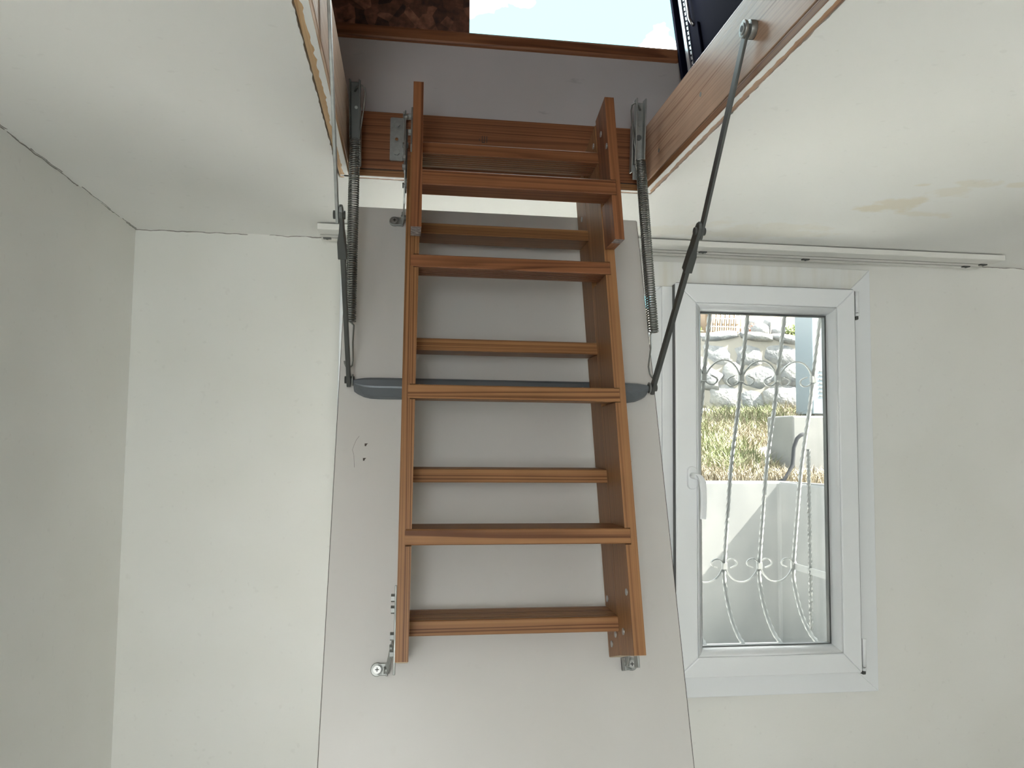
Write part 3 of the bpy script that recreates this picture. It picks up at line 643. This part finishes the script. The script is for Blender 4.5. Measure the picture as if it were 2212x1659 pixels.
# ------------------------------------------------------------------ tension springs
def spring(side, label):
    if side > 0:
        top, cb, st_, sb_, hk = Vector((.4505, 1.454, .6835)), Vector((.4520, 1.470, .525)), Vector((.4513, 1.449, .557)), Vector((.4545, 1.380, .2)), Vector((.4610, 1.397, .1165))
    else:
        top, cb, st_, sb_, hk = Vector((-.1150, 1.444, .680)), Vector((-.1148, 1.500, .532)), Vector((-.1128, 1.452, .567)), Vector((-.1108, 1.428, .2095)), Vector((-.1102, 1.4125, .124))
    a = empty('tension_spring', top, label=label, cat='spring')
    e = (cb-top).normalized(); sx = Vector((1, 0, 0)); fr_ = e.cross(sx).normalized()
    if fr_.y > 0: fr_ = -fr_
    L = (cb-top).length
    F = frame(top, sx, fr_, e)       # local x across, y towards the viewer, z down
    wv = .0105
    obj('channel', MB().box(-wv, wv, -.0025, 0, .004, L).box(-wv, -wv+.0028, -.0025, .016, 0, L*.82).box(wv-.0028, wv, -.0025, .016, 0, L*.82), 'steel' if side > 0 else 'dark_steel', a, F, .0008)
    obj('channel_rivet', MB().cyl((0, .0, .075), (0, .003, .075), .0055, 12), 'dark_steel', a, F)
    obj('channel_rivet', MB().cyl((wv*.2, .0, .05), (wv*.2, .002, .05), .003, 10), 'steel', a, F)
    pl = .095 if side > 0 else .11
    obj('mounting_plate', MB().box(-wv-.004 if side > 0 else wv-.002, -wv-.001 if side > 0 else wv+.001, -.012, .004, .05, .05+pl), 'steel', a, F, .0006)
    # coil
    ax = sb_-st_; Ls = ax.length; ax.normalize(); u = ax.orthogonal().normalized(); v = ax.cross(u)
    turns = 80; seg = 14; pts = []
    for i in range(turns*seg+1):
        tt = i/(turns*seg); an = 2*PI*i/seg
        stretch = tt**1.12 if side > 0 else tt
        pts.append(st_+ax*Ls*stretch+(u*cos(an)+v*sin(an))*.0092)
    obj('coil', MB().tube(pts, .00150, 6), 'spring', a)
    # lower wire hook through the arm
    if side > 0:
        hp_ = [sb_+Vector((-.004, -.004, .004)), sb_+Vector((-.007, -.004, -.006)), sb_+Vector((-.005, .0, -.03)), hk+Vector((-.011, -.002, .02)), hk+Vector((-.0085, -.002, .006)), hk+Vector((-.004, -.002, -.001)), hk+Vector((.004, -.002, -.0035))]
    else:
        hp_ = [sb_+Vector((-.004, -.005, .003)), sb_+Vector((.004, -.006, -.004)), sb_+Vector((.0065, -.004, -.006)), sb_+Vector((.0065, -.003, -.010)), hk+Vector((.0062, -.004, .045)), hk+Vector((.0075, -.004, .012)), hk+Vector((.006, -.004, .003)), hk+Vector((.001, -.004, -.002)), hk+Vector((-.005, -.004, .001)), hk+Vector((-.0075, -.004, .007)), hk+Vector((-.008, -.004, .011))]
    obj('lower_hook', MB().tube(hp_, .00155, 8), 'spring', a)
    # wire loop at the top
    k = -1 if side > 0 else 1
    lp = [(0, .008, .022), (k*.004, .010, .014), (k*.013, .012, .010), (k*.0185, .012, .014), (k*.020, .012, .026), (k*.0165, .011, .055), (k*.012, .011, .085), (k*.009, .011, .115)]
    obj('top_wire', MB().tube(lp, .0016, 8), 'spring', a, F)
spring(1, 'right steel tension spring hanging between the hatch and the window')
spring(-1, 'left steel tension spring hanging in front of the panel edge')

# ------------------------------------------------------------------ outside: window grille
gr = empty('window_grille', (1.0, 2.4, -.65), label='pale wrought-iron belly grille with twisted bars and scrolls outside the window', cat='grille')
bel = [(2.245, .60), (2.272, .50), (2.3, .395), (2.345, .224), (2.376, .105), (2.434, -.08), (2.472, -.27), (2.498, -.42), (2.497, -.485), (2.457, -.571), (2.405, -.625), (2.35, -.650), (2.26, -.675)]
def cat(pts, n):
    P = [Vector((0, a, b)) for a, b in pts]; out = []
    for i in range(len(P)-1):
        p0, p1, p2, p3 = P[max(i-1, 0)], P[i], P[i+1], P[min(i+2, len(P)-1)]
        for k in range(n):
            t = k/n; out.append(.5*((2*p1)+(p2-p0)*t+(2*p0-5*p1+4*p2-p3)*t*t+(3*p1-p0-3*p2+p3)*t**3))
    return out+[P[-1]]
bpts = cat(bel, 26)
def twisted(pts, half, pitch):
    mb = MB(); rings = []; L = 0
    for i, p in enumerate(pts):
        t = (pts[min(i+1, len(pts)-1)]-pts[max(i-1, 0)]).normalized(); u = Vector((1, 0, 0)); v = t.cross(u).normalized()
        if i: L += (p-pts[i-1]).length
        a0 = 2*PI*L/pitch
        rings.append([p+(u*cos(a0+k*PI/2)+v*sin(a0+k*PI/2))*half*1.3 for k in range(4)])
    for a, b in zip(rings, rings[1:]): mb.loft(a, b, True, False)
    mb.add(rings[0], [(0, 1, 2, 3)]); mb.add(rings[-1], [(0, 1, 2, 3)]); return mb
BX = [-.182, -.057, .068, .193, .318, .443, .568, .693, .818, .943, 1.0705, 1.196, 1.320]
tw = twisted(bpts, .0058, .11); tme, toff = mesh_of('twisted_bar', tw, 'iron')
for x in BX:
    o = bpy.data.objects.new('twisted_bar', tme); COL.objects.link(o); setw(o, UP @ Matrix.Translation(toff+Vector((x, 0, 0))), gr)
sc0 = [(0, .90), (-.28, .85), (-.55, .69), (-.78, .42), (-.93, .12), (-.97, -.08), (-.90, -.24), (-.74, -.36), (-.56, -.38), (-.40, -.32), (-.29, -.18), (-.33, -.05), (-.46, .03), (-.66, .11)]
half = [( -x, z) for x, z in reversed(sc0[1:])]+sc0
sp_ = cat(half, 4)
def bely(z):
    for a, b in zip(bpts, bpts[1:]):
        if (a.z >= z >= b.z): return a.y+(b.y-a.y)*(a.z-z)/max(1e-6, a.z-b.z)
    return 2.3
def scroll(zc, flip):
    mb = MB(); R = .0615
    pts = [(p.y*R, bely(zc)-.0+0, p.z*R*(1 if not flip else -1)) for p in sp_]
    sl = (bely(zc-.05)-bely(zc+.05))/.1
    pts = [Vector((x, -sl*z, z)) for x, _, z in pts]
    rings = []
    for i, p in enumerate(pts):
        t = (pts[min(i+1, len(pts)-1)]-pts[max(i-1, 0)]).normalized(); w_ = Vector((0, 1, -sl)).normalized(); w_ = (Vector((0, 1, 0))-t*t.y).normalized(); h_ = t.cross(w_)
        rings.append([p+w_*a*.0032+h_*b*.0021 for a, b in ((-1, -1), (1, -1), (1, 1), (-1, 1))])
    for a, b in zip(rings, rings[1:]): mb.loft(a, b, False, False)
    mb.add(rings[0], [(0, 1, 2, 3)]); mb.add(rings[-1], [(0, 1, 2, 3)]); return mb
for zc, fl in ((.200, False), (-.4285, True)):
    sme, soff = mesh_of('scroll', scroll(zc, fl), 'iron')
    for a, b in zip(BX, BX[1:]):
        o = bpy.data.objects.new('scroll', sme); COL.objects.link(o); setw(o, UP @ Matrix.Translation(Vector(((a+b)/2, bely(zc), zc))+soff), gr)
    for x in BX: obj('collar', MB().box(x-.0085, x+.0085, bely(zc)-.008, bely(zc)+.008, zc-.012, zc+.012), 'iron', gr, None, .002)
obj('side_strap', MB().strap([(1.322, bely(-.43)-.002, -.432), (1.322, 2.24, -.428)], (0, 0, 1), .022, .005), 'iron', gr)
side = [Vector((1.322, 2.392, z)) for z in [-.03-.59*k/50 for k in range(51)]]
obj('side_bar', twisted(side, .0055, .075), 'iron', gr)
obj('foot_rail', MB().box(-.19, 1.33, 2.244, 2.262, -.69, -.67), 'iron', gr)

# ------------------------------------------------------------------ outside: yard
obj('ground_yard', MB().box(-3, 6, 2.24, 4.7, -1.5, -1.235), 'yard', kind='structure', label='concrete yard outside the window')
ins = [(-3, 4.5), (2.29, 4.5), (2.424, 4.2), (3.1, 2.69)]; outs = [(-3, 4.72), (2.42, 4.72), (2.62, 4.29), (3.3, 2.78)]
P_ = ins+outs[::-1]
obj('retaining_wall', MB().loft([(x, y, -1.4) for x, y in P_], [(x, y, -.266+.02*noise.noise(Vector((x*3, y*3, 0)))) for x, y in P_]), 'concrete', None, None, .015, label='low white rendered retaining wall below the dry grass bank', cat='wall')
# grass bank
def bank_z(x, y):
    t = max(0., min(1., (y-4.65)/2.4)); z = -.30+t*.56+.03*(x-2.8)*t
    return z+.06*noise.noise(Vector((x*1.7, y*1.7, 4.)))*min(1, t*4)
nx, ny = 60, 30; mb = MB(); vs = []
for j in range(ny+1):
    for i in range(nx+1):
        x = -1+7*i/nx; y = 4.6+2.6*j/ny; vs.append((x, y, bank_z(x, y)))
mb.add(vs, [(j*(nx+1)+i, j*(nx+1)+i+1, (j+1)*(nx+1)+i+1, (j+1)*(nx+1)+i) for j in range(ny) for i in range(nx)], True)
obj('bank_soil', mb, 'soil', kind='structure', label='sloping earth bank behind the retaining wall')
gv, gf, gcol = [], [], []
for k in range(42000):
    x = random.uniform(1.2, 4.6) if k % 4 else random.uniform(-.5, 5.5); y = 4.68+2.3*random.random()**1.15
    if 2.58 < x < 2.98 and 4.88 < y < 5.35: continue
    z = bank_z(x, y)
    grn = .5+.9*noise.noise(Vector((x*1.1+3, y*1.0, 7.)))+.35*(y-5.7)-.42*(x-2.5)*.8
    dn = noise.noise(Vector((x*2.3, y*2.3, 1.)))
    if dn < -.35: continue
    h_ = random.uniform(.04, .12)*(1.25 if grn > .5 else .9); a_ = random.uniform(0, 2*PI); lean = random.uniform(.2, 1.6)*h_; w_ = .0032
    dx, dy = cos(a_), sin(a_); b0 = len(gv)
    gv += [(x-dy*w_, y+dx*w_, z-.01), (x+dy*w_, y-dx*w_, z-.01), (x+dx*lean*.4+dy*w_*.7, y+dy*lean*.4-dx*w_*.7, z+h_*.62), (x+dx*lean*.4-dy*w_*.7, y+dy*lean*.4+dx*w_*.7, z+h_*.62), (x+dx*lean, y+dy*lean, z+h_)]
    gf += [(b0, b0+1, b0+2, b0+3), (b0+3, b0+2, b0+4)]
    r_ = random.random()
    c = (.095+.025*r_, .115+.025*r_, .05) if grn+random.uniform(-.35, .35) > .75 else ((.165+.04*r_, .142+.032*r_, .092+.03*r_) if r_ > .2 else (.12, .10, .07))
    gcol += [c]*5
me = bpy.data.meshes.new('dry_grass'); me.from_pydata([(a, b, c) for a, b, c in gv], [], gf); me.materials.append(M['grass'])
at = me.color_attributes.new('Col', 'FLOAT_COLOR', 'POINT')
at.data.foreach_set('color', [q for c in gcol for q in (*c, 1)])
go = bpy.data.objects.new('dry_grass', me); COL.objects.link(go); setw(go, UP.copy(), None)
tag(go, 'dry yellow and green grass covering the bank', 'grass', None, 'stuff')
# dry-stone wall behind the bank
sw = empty('stone_wall', (3.2, 7.1, .1), label='rough pale limestone wall behind the grass bank', cat='stone wall')
obj('mortar_core', MB().box(-1, 6, 7.026, 7.4, -.3, 1.03), 'mortar', sw)
stones = []
for k in range(8):
    bm = bmesh.new(); bmesh.ops.create_icosphere(bm, subdivisions=2, radius=1.)
    for v in bm.verts:
        q = v.co.normalized(); m_ = max(abs(q.x)**4+abs(q.z)**4+abs(q.y)**4, 1e-3)**(-.25)
        v.co = q*m_*.88*(1+.22*noise.noise(q*1.6+Vector((k*7.3, 0, 0))))
    me = bpy.data.meshes.new('stone'); bm.to_mesh(me); bm.free(); me.polygons.foreach_set('use_smooth', [True]*len(me.polygons)); me.materials.append(M['stone']); stones.append(me)
z = .05; row = 0
while z < .98:
    hh = random.uniform(.15, .24); hh = min(hh, 1.04-z) if 1.04-z-hh > .07 else 1.04-z
    x = 1.6+random.uniform(0, .2)
    while x < 4.9:
        ww = random.uniform(.16, .42); jit = random.uniform(-.035, .035)
        o = bpy.data.objects.new('stone', random.choice(stones)); COL.objects.link(o)
        setw(o, UP @ Matrix.Translation((x+ww/2, 7.07+random.uniform(-.02, .02), z+hh/2+jit)) @ Matrix.Rotation(random.uniform(-.4, .4), 4, 'Y') @ Matrix.Diagonal((ww*.60, random.uniform(.07, .11), hh*.63, 1)), sw)
        x += ww+.012
    z += hh+.008; row += 1
# terrace on top
obj('ground_terrace', MB().add([(-1, 7.05, 1.03), (6, 7.05, 1.03), (6, 9.2, 1.12), (-1, 9.2, 1.12), (-1, 9.6, 1.7), (6, 9.6, 1.7)], [(0, 1, 2, 3), (3, 2, 5, 4)]), 'soil', kind='structure', label='terrace ground above the stone wall')
for i, (x, y, z, r_, lb) in enumerate(((3.515, 7.27, 1.10, .085, 'pale rock on the terrace right of the wicker crate'), (3.66, 7.62, 1.16, .14, 'largest white rock in the middle of the terrace'), (3.735, 7.33, 1.09, .065, 'small grey rock between the white rock and the green shrub'), (2.86, 7.7, 1.22, .13, 'grey rock on the terrace left of the wicker crate'), (4.05, 7.75, 1.13, .12, 'rock on the terrace behind the green shrub'))):
    o = bpy.data.objects.new('rock', stones[i]); COL.objects.link(o)
    setw(o, UP @ Matrix.Translation((x, y, z)) @ Matrix.Rotation(i*1.3, 4, 'Z') @ Matrix.Diagonal((r_*1.1, r_, r_*.95, 1)), None)
    tag(o, lb, 'rock', 'rocks on the terrace')
cw_ = empty('wicker_crate', (3.24, 7.6, 1.05), label='brown wicker crate behind white wire mesh on the terrace', cat='crate')
for k in range(7): obj('slat', MB().add([(3.07+k*.05, 7.52, 1.06), (3.112+k*.05, 7.52, 1.06), (3.152+k*.05, 7.60, 1.42), (3.11+k*.05, 7.60, 1.42)], [(0, 1, 2, 3)]).loft([(3.07+k*.05, 7.52, 1.06), (3.112+k*.05, 7.52, 1.06), (3.152+k*.05, 7.60, 1.42), (3.11+k*.05, 7.60, 1.42)], [(3.07+k*.05, 7.54, 1.06), (3.112+k*.05, 7.54, 1.06), (3.152+k*.05, 7.62, 1.42), (3.11+k*.05, 7.62, 1.42)]), 'wicker', cw_)
obj('crate_back', MB().box(3.08, 3.48, 7.63, 7.9, 1.05, 1.40), 'wicker', cw_)
for k in range(7): obj('wire', MB().tube([(3.09+k*.05, 7.50, 1.09), (3.15+k*.05, 7.575, 1.42)], .005, 6), 'wire', cw_)
for z in (1.10, 1.17, 1.26): obj('wire', MB().tube([(3.07+(z-1.06)*.12, 7.498+(z-1.06)*.2, z), (3.44+(z-1.06)*.12, 7.498+(z-1.06)*.2, z)], .005, 6), 'wire', cw_)
def shrub(x, y, z, rx, rz, n, lb, col='leaf'):
    o = empty('shrub', (x, y, z), label=lb, cat='shrub')
    mb = MB()
    for k in range(n):
        a_ = random.uniform(0, 2*PI); u_ = random.random()**.5; h_ = random.random()
        p = Vector((x+cos(a_)*rx*u_, y+sin(a_)*rx*.6*u_, z+rz*h_*(1-u_*.5))); q = Vector((random.uniform(-1, 1), random.uniform(-1, 1), random.uniform(-.3, 1))).normalized(); s_ = q.orthogonal().normalized()
        mb.add([p, p+q*.022+s_*.009, p+q*.045, p+q*.022-s_*.009], [(0, 1, 2, 3)])
    f_ = obj('foliage', mb, col, o); f_['kind'] = 'stuff'
    obj('stem', MB().tube([(x, y, z-.03), (x+.01, y, z+rz*.5), (x-.01, y, z+rz*.8)], [.008, .006, .003], 6), 'wicker', o)
shrub(2.87, 7.45, 1.06, .09, .13, 260, 'yellow-green shrub at the left end of the terrace')
shrub(3.90, 7.3, 1.06, .115, .13, 420, 'low green shrub beside the grey gate post on the terrace')
shrub(3.545, 7.45, 1.08, .05, .14, 140, 'tiny red-flowered plant beside the wicker crate', 'flower')
gp = obj('stone_post', MB().box(4.02, 4.16, 7.3, 7.5, 1.03, 1.6), 'concrete2', None, None, .01, label='grey stone gate post on the terrace', cat='post')
up_ = empty('utility_cabinet', (3.6, 6.3, .2), label='pale blue metal cabinet with vent slits at the right of the stone wall', cat='cabinet')
obj('cabinet_body', MB().box(3.478, 3.80, 6.2, 6.5, .228, 1.7), 'post', up_, None, .006)
for k in range(7): obj('vent_slit', MB().box(3.54, 3.64, 6.196, 6.2, .38+k*.036, .389+k*.036), 'concrete2', up_)
obj('cabinet_plinth', MB().box(3.50, 3.78, 6.22, 6.48, .02, .228), 'concrete2', up_)
cb_ = obj('concrete_block', MB().box(2.608, 2.96, 4.92, 5.3, -.33, .168), 'concrete2', None, None, .012, label='grey concrete block half buried in the dry grass', cat='block')
obj('garden_hose', MB().tube(cat_ := [Vector((2.372, 4.66, -.270)), Vector((2.405, 4.66, -.258)), Vector((2.44, 4.67, -.215)), Vector((2.475, 4.68, -.16)), Vector((2.487, 4.69, -.11)), Vector((2.497, 4.70, -.05)), Vector((2.52, 4.70, .01)), Vector((2.545, 4.70, .032)), Vector((2.566, 4.70, .040))], .0125, 10), 'hose', label='short dark curved hose rising out of the grass', cat='hose')
